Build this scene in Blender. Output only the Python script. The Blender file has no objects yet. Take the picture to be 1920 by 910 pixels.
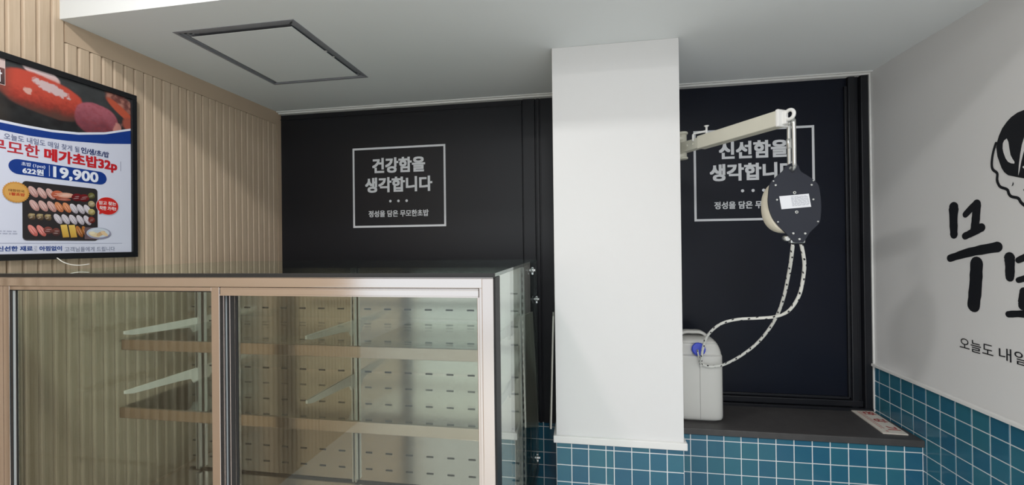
import bpy, bmesh, math, random
from mathutils import Vector, Matrix, noise

H = 1.55                      # camera height above the floor; the numbers below give heights relative to the lens
S = bpy.context.scene
C = S.collection
random.seed(7)

# ------------------------------------------------------------------ camera
cam = bpy.data.cameras.new('camera')
cam.sensor_fit = 'HORIZONTAL'; cam.sensor_width = 36.0
cam.lens = 812.0 / 1920.0 * 36.0
cam.clip_start = 0.02; cam.clip_end = 60
co = bpy.data.objects.new('camera', cam); C.objects.link(co)
right = Vector((0.98639101, 0.16400448, -0.01163167))
up = Vector((0.01219522, -0.0024297, 0.99992268))
back = Vector((0.16396354, -0.9864566, -0.0043967))
m = Matrix((right, up, back)).transposed().to_4x4()
m.translation = (0, 0, H)
co.matrix_world = m
S.camera = co

# ------------------------------------------------------------------ view, world, lamps
S.view_settings.view_transform = 'Standard'
S.view_settings.look = 'None'
S.view_settings.gamma = 1.0
S.view_settings.use_curve_mapping = False
S.view_settings.exposure = 0.0

w = bpy.data.worlds.new('shop_daylight'); S.world = w; w.use_nodes = True
w.node_tree.nodes['Background'].inputs[0].default_value = (0.91, 0.96, 1.0, 1)
w.node_tree.nodes['Background'].inputs[1].default_value = 1.35

def area(name, loc, sx, sy, power, col=(1, 1, 1), rot=(0, 0, 0)):
    l = bpy.data.lights.new(name, 'AREA'); l.shape = 'RECTANGLE'; l.size = sx; l.size_y = sy
    l.energy = power; l.color = col
    o = bpy.data.objects.new(name, l); C.objects.link(o)
    o.location = (loc[0], loc[1], loc[2] + H); o.rotation_euler = rot
    return o
area('overhead_lamp', (-1.0, 0.45, 1.42), 0.16, 0.16, 23, (1.0, 0.985, 0.96))
area('overhead_lamp', (0.3, -1.3, 1.42), 0.3, 0.3, 34, (1.0, 0.985, 0.96))  # extra lamp, added so light bounced off the floor brightens the soffit
area('overhead_lamp', (0.2, -2.6, 1.42), 1.2, 0.3, 36, (1.0, 0.99, 0.97))

# ------------------------------------------------------------------ materials
def lin(c):
    c = c / 255.0
    return c / 12.92 if c <= 0.04045 else ((c + 0.055) / 1.055) ** 2.4
def rgb(r, g, b): return (lin(r), lin(g), lin(b), 1)

def mat(name, col, rough=0.5, metal=0.0, spec=0.5, bump=0.0, bscale=200.0, vary=0.0, vscale=6.0, coat=0.0):
    mt = bpy.data.materials.new(name); mt.use_nodes = True
    nt = mt.node_tree; p = nt.nodes['Principled BSDF']
    p.inputs['Base Color'].default_value = col
    p.inputs['Roughness'].default_value = rough
    p.inputs['Metallic'].default_value = metal
    p.inputs['Specular IOR Level'].default_value = spec
    p.inputs['Coat Weight'].default_value = coat
    tc = nt.nodes.new('ShaderNodeTexCoord')
    if vary > 0:
        n = nt.nodes.new('ShaderNodeTexNoise'); n.inputs['Scale'].default_value = vscale; n.inputs['Detail'].default_value = 4
        nt.links.new(tc.outputs['Object'], n.inputs['Vector'])
        mx = nt.nodes.new('ShaderNodeMix'); mx.data_type = 'RGBA'
        mx.inputs[6].default_value = tuple(c * (1 - vary) for c in col[:3]) + (1,)
        mx.inputs[7].default_value = tuple(min(1, c * (1 + vary)) for c in col[:3]) + (1,)
        nt.links.new(n.outputs['Fac'], mx.inputs[0]); nt.links.new(mx.outputs[2], p.inputs['Base Color'])
    if bump > 0:
        n = nt.nodes.new('ShaderNodeTexNoise'); n.inputs['Scale'].default_value = bscale; n.inputs['Detail'].default_value = 3
        nt.links.new(tc.outputs['Object'], n.inputs['Vector'])
        b = nt.nodes.new('ShaderNodeBump'); b.inputs['Strength'].default_value = bump; b.inputs['Distance'].default_value = 0.002
        nt.links.new(n.outputs['Fac'], b.inputs['Height']); nt.links.new(b.outputs['Normal'], p.inputs['Normal'])
    return mt

def wood_mat():
    mt = mat('ribbed_wood_laminate', rgb(205, 183, 156), 0.5)
    nt = mt.node_tree; p = nt.nodes['Principled BSDF']
    tc = nt.nodes.new('ShaderNodeTexCoord'); mp = nt.nodes.new('ShaderNodeMapping')
    mp.inputs['Scale'].default_value = (40, 90, 2.2)
    n = nt.nodes.new('ShaderNodeTexNoise'); n.inputs['Scale'].default_value = 1.6; n.inputs['Detail'].default_value = 6
    n.inputs['Roughness'].default_value = 0.65
    r = nt.nodes.new('ShaderNodeValToRGB')
    r.color_ramp.elements[0].position = 0.3; r.color_ramp.elements[0].color = rgb(192, 169, 143)
    r.color_ramp.elements[1].position = 0.75; r.color_ramp.elements[1].color = rgb(213, 192, 168)
    nt.links.new(tc.outputs['Object'], mp.inputs[0]); nt.links.new(mp.outputs[0], n.inputs['Vector'])
    nt.links.new(n.outputs['Fac'], r.inputs[0]); nt.links.new(r.outputs[0], p.inputs['Base Color'])
    return mt

def tile_mat():
    mt = mat('blue_glazed_tile', rgb(50, 110, 140), 0.14, spec=0.5)
    nt = mt.node_tree; p = nt.nodes['Principled BSDF']
    g = nt.nodes.new('ShaderNodeNewGeometry')
    r = nt.nodes.new('ShaderNodeValToRGB'); r.color_ramp.interpolation = 'LINEAR'
    r.color_ramp.elements[0].color = rgb(40, 94, 126); r.color_ramp.elements[1].color = rgb(54, 114, 130)
    e = r.color_ramp.elements.new(0.5); e.color = rgb(46, 104, 128)
    tc = nt.nodes.new('ShaderNodeTexCoord'); n = nt.nodes.new('ShaderNodeTexNoise'); n.inputs['Scale'].default_value = 14
    nt.links.new(tc.outputs['Object'], n.inputs['Vector'])
    ad = nt.nodes.new('ShaderNodeMath'); ad.operation = 'MULTIPLY_ADD'; ad.inputs[1].default_value = 0.7; 
    ml = nt.nodes.new('ShaderNodeMath'); ml.operation = 'MULTIPLY'; ml.inputs[1].default_value = 0.35
    nt.links.new(n.outputs['Fac'], ml.inputs[0])
    nt.links.new(g.outputs['Random Per Island'], ad.inputs[0]); nt.links.new(ml.outputs[0], ad.inputs[2])
    nt.links.new(ad.outputs[0], r.inputs[0]); nt.links.new(r.outputs[0], p.inputs['Base Color'])
    b = nt.nodes.new('ShaderNodeBump'); b.inputs['Strength'].default_value = 0.12; b.inputs['Distance'].default_value = 0.01
    nt.links.new(n.outputs['Fac'], b.inputs['Height']); nt.links.new(b.outputs['Normal'], p.inputs['Normal'])
    return mt

def glass_mat(name, tint, refl=1.0):
    mt = bpy.data.materials.new(name); mt.use_nodes = True
    nt = mt.node_tree; nt.nodes.clear()
    out = nt.nodes.new('ShaderNodeOutputMaterial')
    tr = nt.nodes.new('ShaderNodeBsdfTransparent'); tr.inputs[0].default_value = tint
    gl = nt.nodes.new('ShaderNodeBsdfGlossy'); gl.inputs['Roughness'].default_value = 0.0
    gl.inputs[0].default_value = (0.96, 1.0, 0.98, 1)
    lw = nt.nodes.new('ShaderNodeLayerWeight'); lw.inputs[0].default_value = 0.5
    pw = nt.nodes.new('ShaderNodeMath'); pw.operation = 'POWER'; pw.inputs[1].default_value = 5
    ma = nt.nodes.new('ShaderNodeMath'); ma.operation = 'MULTIPLY_ADD'; ma.inputs[1].default_value = 0.95 * refl; ma.inputs[2].default_value = 0.045 * refl
    mx = nt.nodes.new('ShaderNodeMixShader')
    nt.links.new(lw.outputs['Facing'], pw.inputs[0]); nt.links.new(pw.outputs[0], ma.inputs[0])
    nt.links.new(ma.outputs[0], mx.inputs[0]); nt.links.new(tr.outputs[0], mx.inputs[1]); nt.links.new(gl.outputs[0], mx.inputs[2])
    nt.links.new(mx.outputs[0], out.inputs[0])
    return mt

def attr_mat():
    mt = mat('printed_poster_paper', (1, 1, 1, 1), 0.35)
    nt = mt.node_tree; p = nt.nodes['Principled BSDF']
    a = nt.nodes.new('ShaderNodeVertexColor'); a.layer_name = 'Col'
    nt.links.new(a.outputs[0], p.inputs['Base Color'])
    return mt

def rope_mat():
    mt = mat('white_rope_with_black_flecks', rgb(222, 222, 216), 0.85)
    nt = mt.node_tree; p = nt.nodes['Principled BSDF']
    uv = nt.nodes.new('ShaderNodeUVMap')
    sp = nt.nodes.new('ShaderNodeSeparateXYZ'); nt.links.new(uv.outputs[0], sp.inputs[0])
    def mth(op, a, b=None):
        n = nt.nodes.new('ShaderNodeMath'); n.operation = op
        for i, v in enumerate((a, b)):
            if v is None: continue
            if isinstance(v, (int, float)): n.inputs[i].default_value = v
            else: nt.links.new(v, n.inputs[i])
        return n.outputs[0]
    u = mth('FRACT', mth('MULTIPLY', sp.outputs[0], 30.0))             # u is in metres
    v = mth('FRACT', mth('ADD', mth('MULTIPLY', sp.outputs[1], 2.0), mth('MULTIPLY', sp.outputs[0], 11.0)))
    f = mth('MULTIPLY', mth('LESS_THAN', u, 0.30), mth('LESS_THAN', v, 0.34))
    mx = nt.nodes.new('ShaderNodeMix'); mx.data_type = 'RGBA'
    mx.inputs[6].default_value = rgb(222, 222, 216); mx.inputs[7].default_value = rgb(40, 40, 44)
    nt.links.new(f, mx.inputs[0]); nt.links.new(mx.outputs[2], p.inputs['Base Color'])
    return mt

def brushed_mat(name, col, rough, axis):
    mt = mat(name, col, rough, 1.0)
    nt = mt.node_tree; p = nt.nodes['Principled BSDF']
    tc = nt.nodes.new('ShaderNodeTexCoord'); mp = nt.nodes.new('ShaderNodeMapping')
    sc = [600, 600, 600]; sc[axis] = 4
    mp.inputs['Scale'].default_value = sc
    n = nt.nodes.new('ShaderNodeTexNoise'); n.inputs['Scale'].default_value = 1.0; n.inputs['Detail'].default_value = 2
    nt.links.new(tc.outputs['Object'], mp.inputs[0]); nt.links.new(mp.outputs[0], n.inputs['Vector'])
    mr = nt.nodes.new('ShaderNodeMapRange'); mr.inputs[3].default_value = rough * 0.7; mr.inputs[4].default_value = rough * 1.4
    nt.links.new(n.outputs['Fac'], mr.inputs[0]); nt.links.new(mr.outputs[0], p.inputs['Roughness'])
    return mt

M = {
 'white': mat('white_wall_paint', rgb(226, 226, 226), 0.75, bump=0.08, bscale=260),
 'ceil': mat('white_ceiling_paint', rgb(232, 236, 237), 0.9, bump=0.05, bscale=200),
 'gap': mat('grey_aluminium_frame', rgb(138, 140, 146), 0.5),
 'wood': wood_mat(),
 'woodflat': mat('beige_laminate_strip', rgb(199, 176, 151), 0.5, vary=0.06, vscale=9),
 'black': mat('black_satin_film', rgb(27, 28, 33), 0.40, spec=0.35, bump=0.05, bscale=60),
 'navy': mat('blue_black_window_film', rgb(19, 23, 35), 0.34, spec=0.22, bump=0.04, bscale=40),
 'stone': mat('black_stone_ledge', rgb(70, 68, 68), 0.5, vary=0.3, vscale=22, bump=0.15, bscale=90),
 'tile': tile_mat(),
 'grout': mat('white_grout', rgb(226, 230, 232), 0.9, bump=0.2, bscale=300),
 'floor': mat('light_floor_tile', rgb(226, 225, 221), 0.4, vary=0.12, vscale=5),
 'trim': mat('white_trim', rgb(232, 232, 230), 0.4),
 'steel_h': brushed_mat('brushed_steel_horizontal', rgb(210, 204, 201), 0.14, 0),
 'steel_v': brushed_mat('brushed_steel_vertical', rgb(206, 198, 194), 0.14, 2),
 'panel': brushed_mat('satin_steel_panel', rgb(190, 186, 178), 0.13, 0),
 'steel_rail': brushed_mat('dull_steel_rail', rgb(176, 162, 150), 0.2, 0),
 'alu': mat('matt_aluminium_strip', rgb(158, 166, 170), 0.5),
 'rubber': mat('black_rubber', rgb(26, 27, 28), 0.5),
 'chrome': mat('polished_chrome', rgb(232, 234, 236), 0.12, 1.0),
 'zinc': mat('zinc_plated_steel', rgb(205, 207, 205), 0.3, 1.0),
 'glass': glass_mat('clear_glass', (0.955, 0.972, 0.962, 1)),
 'doorglass': glass_mat('door_glass', (0.89, 0.915, 0.89, 1)),
 'topglass': glass_mat('green_top_glass', (0.80, 0.88, 0.86, 1), 0.9),
 'glassedge': mat('green_glass_edge', rgb(70, 96, 92), 0.15),
 'shelfglass': glass_mat('shelf_glass', (0.965, 0.98, 0.975, 1), 0.7),
 'frame': mat('black_poster_frame', rgb(24, 25, 29), 0.35),
 'print': attr_mat(),
 'vinyl': mat('light_grey_vinyl_lettering', rgb(222, 224, 228), 0.6),
 'blackvinyl': mat('black_vinyl_lettering', rgb(24, 26, 31), 0.5),
 'arm': mat('ivory_painted_steel', rgb(206, 204, 190), 0.45, vary=0.04, vscale=20),
 'reel': mat('black_reel_plate', rgb(40, 43, 53), 0.5, spec=0.3, bump=0.05, bscale=300),
 'housing': mat('beige_reel_housing', rgb(214, 208, 190), 0.5),
 'label': mat('white_label', rgb(228, 230, 236), 0.4),
 'ink': mat('grey_label_ink', rgb(150, 153, 165), 0.6),
 'rope': rope_mat(),
 'jug': mat('white_translucent_plastic', rgb(212, 211, 206), 0.38, vary=0.03, vscale=8),
 'seam': mat('grey_mould_line', rgb(150, 148, 144), 0.6),
 'cap': mat('blue_plastic', rgb(30, 62, 205), 0.35),
 'cream': mat('cream_sign_plate', rgb(236, 228, 216), 0.4),
 'red': mat('red_sign_ink', rgb(178, 40, 38), 0.5),
 'pink': mat('pale_red_small_ink', rgb(206, 140, 134), 0.5),
 'board': mat('off_white_board', rgb(226, 224, 214), 0.5),
 'cable': mat('white_cable', rgb(235, 232, 224), 0.45),
}

# ------------------------------------------------------------------ helpers (mesh code in lens-relative heights)
def bm_new():
    return bmesh.new()

def box(bm, lo, hi, mi=0, bev=0.0, seg=2):
    vs = [bm.verts.new((x, y, z)) for x in (lo[0], hi[0]) for y in (lo[1], hi[1]) for z in (lo[2], hi[2])]
    idx = [(0, 1, 3, 2), (4, 6, 7, 5), (0, 4, 5, 1), (2, 3, 7, 6), (0, 2, 6, 4), (1, 5, 7, 3)]
    fs = [bm.faces.new([vs[i] for i in q]) for q in idx]
    for f in fs: f.material_index = mi
    if bev > 0:
        es = list({e for f in fs for e in f.edges})
        r = bmesh.ops.bevel(bm, geom=es, offset=bev, segments=seg, affect='EDGES', profile=0.5)
        for f in r['faces']: f.material_index = mi
    return fs

def obox(bm, c, ax, half, mi=0, bev=0.0):
    """oriented box: centre, three unit axes, half sizes"""
    sub = bmesh.new(); box(sub, (-half[0], -half[1], -half[2]), half, mi, bev)
    a = [Vector(v).normalized() for v in ax]; c = Vector(c)
    mp = {}
    for v in sub.verts: mp[v] = bm.verts.new(c + a[0] * v.co.x + a[1] * v.co.y + a[2] * v.co.z)
    for f in sub.faces:
        nf = bm.faces.new([mp[v] for v in f.verts]); nf.material_index = f.material_index
    sub.free()

def frame_of(d):
    d = Vector(d).normalized()
    a = Vector((0, 0, 1)) if abs(d.z) < 0.9 else Vector((1, 0, 0))
    x = d.cross(a).normalized(); y = d.cross(x).normalized()
    return x, y

def cyl(bm, c, d, r, h, mi=0, seg=24, r2=None, bev=0.0):
    """cylinder from c along d for length h"""
    d = Vector(d).normalized(); x, y = frame_of(d); c = Vector(c)
    if r2 is None: r2 = r
    prof = [(0, r), (h, r2)] if bev <= 0 else [(0, r - bev), (bev, r), (h - bev, r2), (h, r2 - bev)]
    rings = []
    for t, rr in prof:
        rings.append([bm.verts.new(c + d * t + (x * math.cos(2 * math.pi * k / seg) + y * math.sin(2 * math.pi * k / seg)) * rr) for k in range(seg)])
    for a, b in zip(rings, rings[1:]):
        for k in range(seg):
            f = bm.faces.new((a[k], a[(k + 1) % seg], b[(k + 1) % seg], b[k])); f.material_index = mi; f.smooth = True
    for rg in (rings[0], rings[-1]):
        f = bm.faces.new(rg); f.material_index = mi

def catmull(pts, n=8, closed=False):
    P = [Vector(p) for p in pts]; N = len(P); out = []
    rng = N if closed else N - 1
    for i in range(rng):
        g = lambda k: P[k % N] if closed else P[max(0, min(N - 1, k))]
        p0, p1, p2, p3 = g(i - 1), g(i), g(i + 1), g(i + 2)
        for j in range(n):
            t = j / n
            out.append(0.5 * ((2 * p1) + (p2 - p0) * t + (2 * p0 - 5 * p1 + 4 * p2 - p3) * t * t + (3 * p1 - p0 - 3 * p2 + p3) * t ** 3))
    if not closed: out.append(P[-1])
    return out

def tube(bm, pts, r, seg=12, closed=False, mi=0, radii=None):
    uvl = bm.loops.layers.uv.verify()
    P = [Vector(p) for p in pts]; N = len(P)
    tang = []
    for i in range(N):
        a = P[(i - 1) % N] if closed or i > 0 else P[i]
        b = P[(i + 1) % N] if closed or i < N - 1 else P[i]
        tang.append((b - a).normalized())
    x, y = frame_of(tang[0]); L = [0.0]
    rings = []
    for i in range(N):
        t = tang[i]
        x = (x - t * x.dot(t)).normalized(); y = t.cross(x)
        rr = radii[i] if radii else r
        rings.append([bm.verts.new(P[i] + (x * math.cos(2 * math.pi * k / seg) + y * math.sin(2 * math.pi * k / seg)) * rr) for k in range(seg)])
        if i: L.append(L[-1] + (P[i] - P[i - 1]).length)
    L.append(L[-1] + (P[0] - P[-1]).length)
    for i in range(N if closed else N - 1):
        a, b = rings[i], rings[(i + 1) % N]
        for k in range(seg):
            f = bm.faces.new((a[k], a[(k + 1) % seg], b[(k + 1) % seg], b[k])); f.smooth = True; f.material_index = mi
            for lp, uv in zip(f.loops, ((L[i], k / seg), (L[i], (k + 1) / seg), (L[i + 1], (k + 1) / seg), (L[i + 1], k / seg))):
                lp[uvl].uv = uv
    if not closed:
        for rg in (rings[0], rings[-1]):
            f = bm.faces.new(rg); f.material_index = mi

def prism(bm, pts, mp, d0, d1, mi=0):
    """closed outline pts (2-D) extruded between depths d0 and d1; mp(u, v, d) -> point"""
    a = [bm.verts.new(mp(u, v, d0)) for u, v in pts]; b = [bm.verts.new(mp(u, v, d1)) for u, v in pts]
    n = len(pts)
    f = bm.faces.new(a); f.material_index = mi
    f = bm.faces.new(list(reversed(b))); f.material_index = mi
    for i in range(n):
        f = bm.faces.new((a[(i + 1) % n], a[i], b[i], b[(i + 1) % n])); f.material_index = mi

def place(name, bm, mats, parent=None, smooth_angle=None, origin=None):
    """link the bmesh as ONE mesh object; its origin sits at its base (or at origin)"""
    bmesh.ops.recalc_face_normals(bm, faces=bm.faces[:]) if name not in FLAT else None
    for v in bm.verts: v.co.z += H
    if parent is not None:
        base = Vector(parent['_o'])
    else:
        xs = [v.co for v in bm.verts]
        base = Vector(((min(c.x for c in xs) + max(c.x for c in xs)) / 2, (min(c.y for c in xs) + max(c.y for c in xs)) / 2, min(c.z for c in xs)))
        if origin: base = Vector((origin[0], origin[1], origin[2] + H))
    for v in bm.verts: v.co -= base
    me = bpy.data.meshes.new(name); bm.to_mesh(me); bm.free()
    for k in (mats if isinstance(mats, (list, tuple)) else [mats]): me.materials.append(M[k])
    o = bpy.data.objects.new(name, me); C.objects.link(o)
    o['_o'] = tuple(base)
    if parent is not None: o.parent = parent
    else: o.location = base
    return o
FLAT = {'lettering', 'print', 'wall_lettering', 'wall_logo', 'symbol'}

def thing(name, loc, label, cat, group=None):
    o = bpy.data.objects.new(name, None); C.objects.link(o)
    o.empty_display_size = 0.05
    o.location = (loc[0], loc[1], loc[2] + H); o['_o'] = tuple(o.location)
    o['label'] = label; o['category'] = cat
    if group: o['group'] = group
    return o
def tag(o, label, cat, group=None):
    o['label'] = label; o['category'] = cat
    if group: o['group'] = group
    return o
def struct(name, bm, mats):
    o = place(name, bm, mats); o['kind'] = 'structure'; return o
def part(name, bm, mats, parent, label=None):
    o = place(name, bm, mats, parent)
    if label: o['label'] = label
    return o

# ---- writing: glyph outlines from the built-in typeface, fitted to a measured box on a surface
_txt = {}
def glyphs(s, bold):
    key = (s, bold)
    if key in _txt: return _txt[key]
    cu = bpy.data.curves.new('tmp', 'FONT'); cu.body = s; cu.size = 1.0; cu.resolution_u = 3
    ob = bpy.data.objects.new('tmp', cu); C.objects.link(ob)
    bpy.context.view_layer.update()
    dg = bpy.context.evaluated_depsgraph_get()
    me = bpy.data.meshes.new_from_object(ob.evaluated_get(dg))
    V = [(v.co.x, v.co.y) for v in me.vertices]; Fc = [tuple(p.vertices) for p in me.polygons]
    bpy.data.objects.remove(ob); bpy.data.curves.remove(cu); bpy.data.meshes.remove(me)
    offs = [(0, 0)]
    if bold > 0: offs = [(bold * a, bold * b) for a in (-1, -0.33, 0.33, 1) for b in (-0.8, 0, 0.8)]
    VV, FF = [], []
    for k, (dx, dy) in enumerate(offs):
        n = len(VV)
        VV += [(x + dx, y + dy, k) for x, y in V]; FF += [tuple(i + n for i in f) for f in Fc]
    x0 = min(v[0] for v in VV); x1 = max(v[0] for v in VV); y0 = min(v[1] for v in VV); y1 = max(v[1] for v in VV)
    VV = [((x - x0) / (x1 - x0), (y - y0) / (y1 - y0), k) for x, y, k in VV]
    _txt[key] = (VV, FF); return _txt[key]

def write(bm, s, mp, u0, u1, v0, v1, bold=0.0, mi=0, col=None, d=0.0, slant=0.0):
    VV, FF = glyphs(s, bold)
    vs = [bm.verts.new(mp(u0 + (u1 - u0) * x + slant * y, v0 + (v1 - v0) * y, d + k * 1.5e-5)) for x, y, k in VV]
    cl = bm.loops.layers.float_color.get('Col') if col else None
    for f in FF:
        try: nf = bm.faces.new([vs[i] for i in f])
        except ValueError: continue
        nf.material_index = mi
        if cl:
            for lp in nf.loops: lp[cl] = col
def flat(bm, pts, mp, d, mi=0, col=None):
    f = bm.faces.new([bm.verts.new(mp(u, v, d)) for u, v in pts]); f.material_index = mi
    if col:
        cl = bm.loops.layers.float_color['Col']
        for i, lp in enumerate(f.loops): lp[cl] = col[i] if isinstance(col, list) else col
    return f
def stroke_pts(pts, r0, r1=None, n=8, jit=0.0):
    """outline of a round-ended brush stroke along a polyline"""
    r1 = r0 if r1 is None else r1
    P = [Vector((p[0], p[1])) for p in pts]; N = len(P)
    Lf, Rt = [], []
    dirs = []
    for i in range(N):
        a = P[max(0, i - 1)]; b = P[min(N - 1, i + 1)]; dirs.append((b - a).normalized())
    for i in range(N):
        r = (r0 + (r1 - r0) * i / (N - 1)) * (1 + random.uniform(-jit, jit))
        nrm = Vector((-dirs[i].y, dirs[i].x))
        Lf.append(P[i] + nrm * r); Rt.append(P[i] - nrm * r)
    out = []
    out += Rt
    for k in range(1, n):
        t = math.atan2(dirs[-1].y, dirs[-1].x) - math.pi / 2 + math.pi * k / n
        out.append(P[-1] + Vector((math.cos(t), math.sin(t))) * r1)
    out += list(reversed(Lf))
    for k in range(1, n):
        t = math.atan2(dirs[0].y, dirs[0].x) + math.pi / 2 + math.pi * k / n
        out.append(P[0] + Vector((math.cos(t), math.sin(t))) * r0)
    return [(p.x, p.y) for p in out]
def ring_pts(cx, cy, rx, ry, n=28, rot=0.0, a0=0.0):
    o = []
    for k in range(n):
        t = a0 + 2 * math.pi * k / n; x = rx * math.cos(t); y = ry * math.sin(t)
        o.append((cx + x * math.cos(rot) - y * math.sin(rot), cy + x * math.sin(rot) + y * math.cos(rot)))
    return o

# ------------------------------------------------------------------ the setting
XL, XR, YB, YC, ZC = -1.98, 1.5, 2.59, 1.965, 0.888
FL = -H
bm = bm_new(); box(bm, (-3.5, -6.0, FL - 0.1), (3.5, 2.8, FL)); struct('floor', bm, 'floor')
# low soffit with the hole of the access panel left open
hx0, hx1, hy0, hy1 = -1.655, -1.107, 1.522, 2.118
bm = bm_new()
box(bm, (-2.1, 1.357, ZC), (1.62, hy0, 1.50)); box(bm, (-2.1, hy1, ZC), (1.62, 2.72, 1.50))
box(bm, (-2.1, hy0, ZC), (hx0, hy1, 1.50)); box(bm, (hx1, hy0, ZC), (1.62, hy1, 1.50))
struct('ceiling', bm, 'ceil')
bm = bm_new(); box(bm, (-2.3, -0.9, 1.46), (1.8, 1.357, 1.56)); struct('ceiling', bm, 'white')

# ribbed wood wall on the left
bm = bm_new()
pitch = 0.0437; prof = []
y = -1.36
def rib(y0):
    g = 0.0028; pts = [(y0, -1.994), (y0 + g, -1.994)]
    wd = pitch - g
    for t, xx in ((0.03, -1.9885), (0.13, -1.9825), (0.20, -1.9810), (0.92, -1.9800), (0.97, -1.9815), (0.995, -1.988)):
        pts.append((y0 + g + wd * t, xx))
    return pts
def run(y0, count, z0, z1):
    pts = []
    for k in range(count): pts += rib(y0 + k * pitch)
    a = [bm.verts.new((x, yy, z0)) for yy, x in pts]; b = [bm.verts.new((x, yy, z1)) for yy, x in pts]
    for i in range(len(pts) - 1): bm.faces.new((a[i], a[i + 1], b[i + 1], b[i]))
n_low = 27
run(1.372, n_low, FL, 0.806)
n_up = int((1.372 + 1.36) / pitch)
run(1.372 - n_up * pitch, n_up, FL, 1.46)
box(bm, (-2.12, -1.36, FL), (-1.9941, 2.60, 1.46))
struct('wall_left', bm, 'wood')
bm = bm_new(); box(bm, (-1.9935, 1.374, 0.807), (-1.979, 2.589, ZC)); box(bm, (-1.9935, 1.372 + n_low * pitch + 0.001, FL), (-1.979, 2.589, 0.8065)); struct('trim_1', bm, 'woodflat')

# tile helper
def tiles(bm, us, vs, mp, gap=0.0042, lift=0.0022):
    """us, vs: grout line positions; one bevelled tile per cell (material 0), grout behind (material 1)"""
    g = gap / 2
    flat(bm, [(us[0], vs[0]), (us[-1], vs[0]), (us[-1], vs[-1]), (us[0], vs[-1])], mp, 0.0, 1)
    for i in range(len(us) - 1):
        for j in range(len(vs) - 1):
            a0, a1, b0, b1 = us[i] + g, us[i + 1] - g, vs[j] + g, vs[j + 1] - g
            jd = random.uniform(-0.0003, 0.0003)
            if a1 - a0 < 0.003 or b1 - b0 < 0.003: continue
            q = 0.0016
            lo = [bm.verts.new(mp(u, v, 0.0002)) for u, v in ((a0, b0), (a1, b0), (a1, b1), (a0, b1))]
            hi = [bm.verts.new(mp(u, v, lift + jd)) for u, v in ((a0 + q, b0 + q), (a1 - q, b0 + q), (a1 - q, b1 - q), (a0 + q, b1 - q))]
            bm.faces.new(hi)
            for k in range(4): bm.faces.new((lo[k], lo[(k + 1) % 4], hi[(k + 1) % 4], hi[k]))
def steps(start, step, stop):
    o = [start]
    while (step > 0 and o[-1] + step < stop - 1e-6) or (step < 0 and o[-1] + step > stop + 1e-6): o.append(o[-1] + step)
    o.append(stop); return sorted(o)

# back wall: black film over flat door boards on the left, blue-black window recess on the right
bm = bm_new()
box(bm, (-2.12, 2.60, FL), (1.62, 2.72, 1.50), 0)
box(bm, (-1.978, 2.588, -1.07), (-0.362, 2.61, ZC - 0.001), 0, 0.002)
box(bm, (-0.356, 2.583, -1.07), (-0.284, 2.61, ZC - 0.001), 0, 0.002)
box(bm, (-0.276, 2.586, -1.07), (-0.258, 2.61, ZC - 0.001), 0, 0.002)
box(bm, (-0.250, 2.588, -1.07), (0.43, 2.61, ZC - 0.001), 0, 0.002)
box(bm, (-1.978, 2.580, 0.842), (-0.362, 2.60, 0.846), 0, 0.001)
box(bm, (0.43, 2.592, -0.91), (1.499, 2.61, ZC - 0.001), 1)                 # window film
box(bm, (1.386, 2.578, -0.85), (1.40, 2.61, ZC - 0.06), 0, 0.003)           # stepped frame at the right
box(bm, (1.40, 2.570, -0.91), (1.432, 2.61, ZC - 0.002), 0, 0.004)
box(bm, (1.436, 2.582, -0.91), (1.452, 2.61, ZC - 0.002), 0, 0.002)
box(bm, (1.455, 2.560, -0.91), (1.490, 2.61, ZC - 0.001), 0, 0.003)
box(bm, (0.43, 2.578, -0.850), (1.41, 2.61, -0.836), 0, 0.003)              # frame along the bottom
box(bm, (0.43, 2.568, -0.885), (1.45, 2.61, -0.852), 0, 0.004)
box(bm, (0.43, 2.555, -0.905), (1.49, 2.61, -0.888), 0, 0.002)
struct('wall_back', bm, ['black', 'navy'])
bm = bm_new()
tiles(bm, sorted([-0.253 + 0.0765 * k for k in range(-21, 6)]), sorted([-1.0705, -1.096] + [-1.096 - 0.0905 * 0.845 * k for k in range(1, 6)]), lambda u, v, d: (u, 2.5995 - d, v))
struct('wall_back', bm, ['tile', 'grout'])

# white right wall with a tiled foot
bm = bm_new(); box(bm, (XR, -1.4, FL), (1.62, 2.60, 1.46)); struct('wall_right', bm, 'white')
bm = bm_new()
tiles(bm, sorted([2.600 - 0.0774 * k for k in range(0, 34)]), sorted([-0.662 - 0.0765 * k for k in range(0, 11)] + [FL]), lambda u, v, d: (XR - 0.001 - d, u, v))
struct('wall_right', bm, ['tile', 'grout'])
bm = bm_new(); box(bm, (1.482, -0.1, -0.662), (1.5005, 2.56, -0.648), 0, 0.002); struct('trim_2', bm, 'trim')
bm = bm_new(); box(bm, (1.4915, 2.556, -0.903), (1.4995, 2.60, ZC - 0.001), 0, 0.002); struct('trim_3', bm, 'trim')
# bead along the ceiling above the black wall
bm = bm_new(); box(bm, (-1.975, 2.555, 0.874), (1.4995, 2.598, ZC), 0, 0.002); box(bm, (-1.975, 2.538, 0.882), (1.4995, 2.556, ZC), 0, 0.001); struct('trim_4', bm, 'trim')

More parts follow.
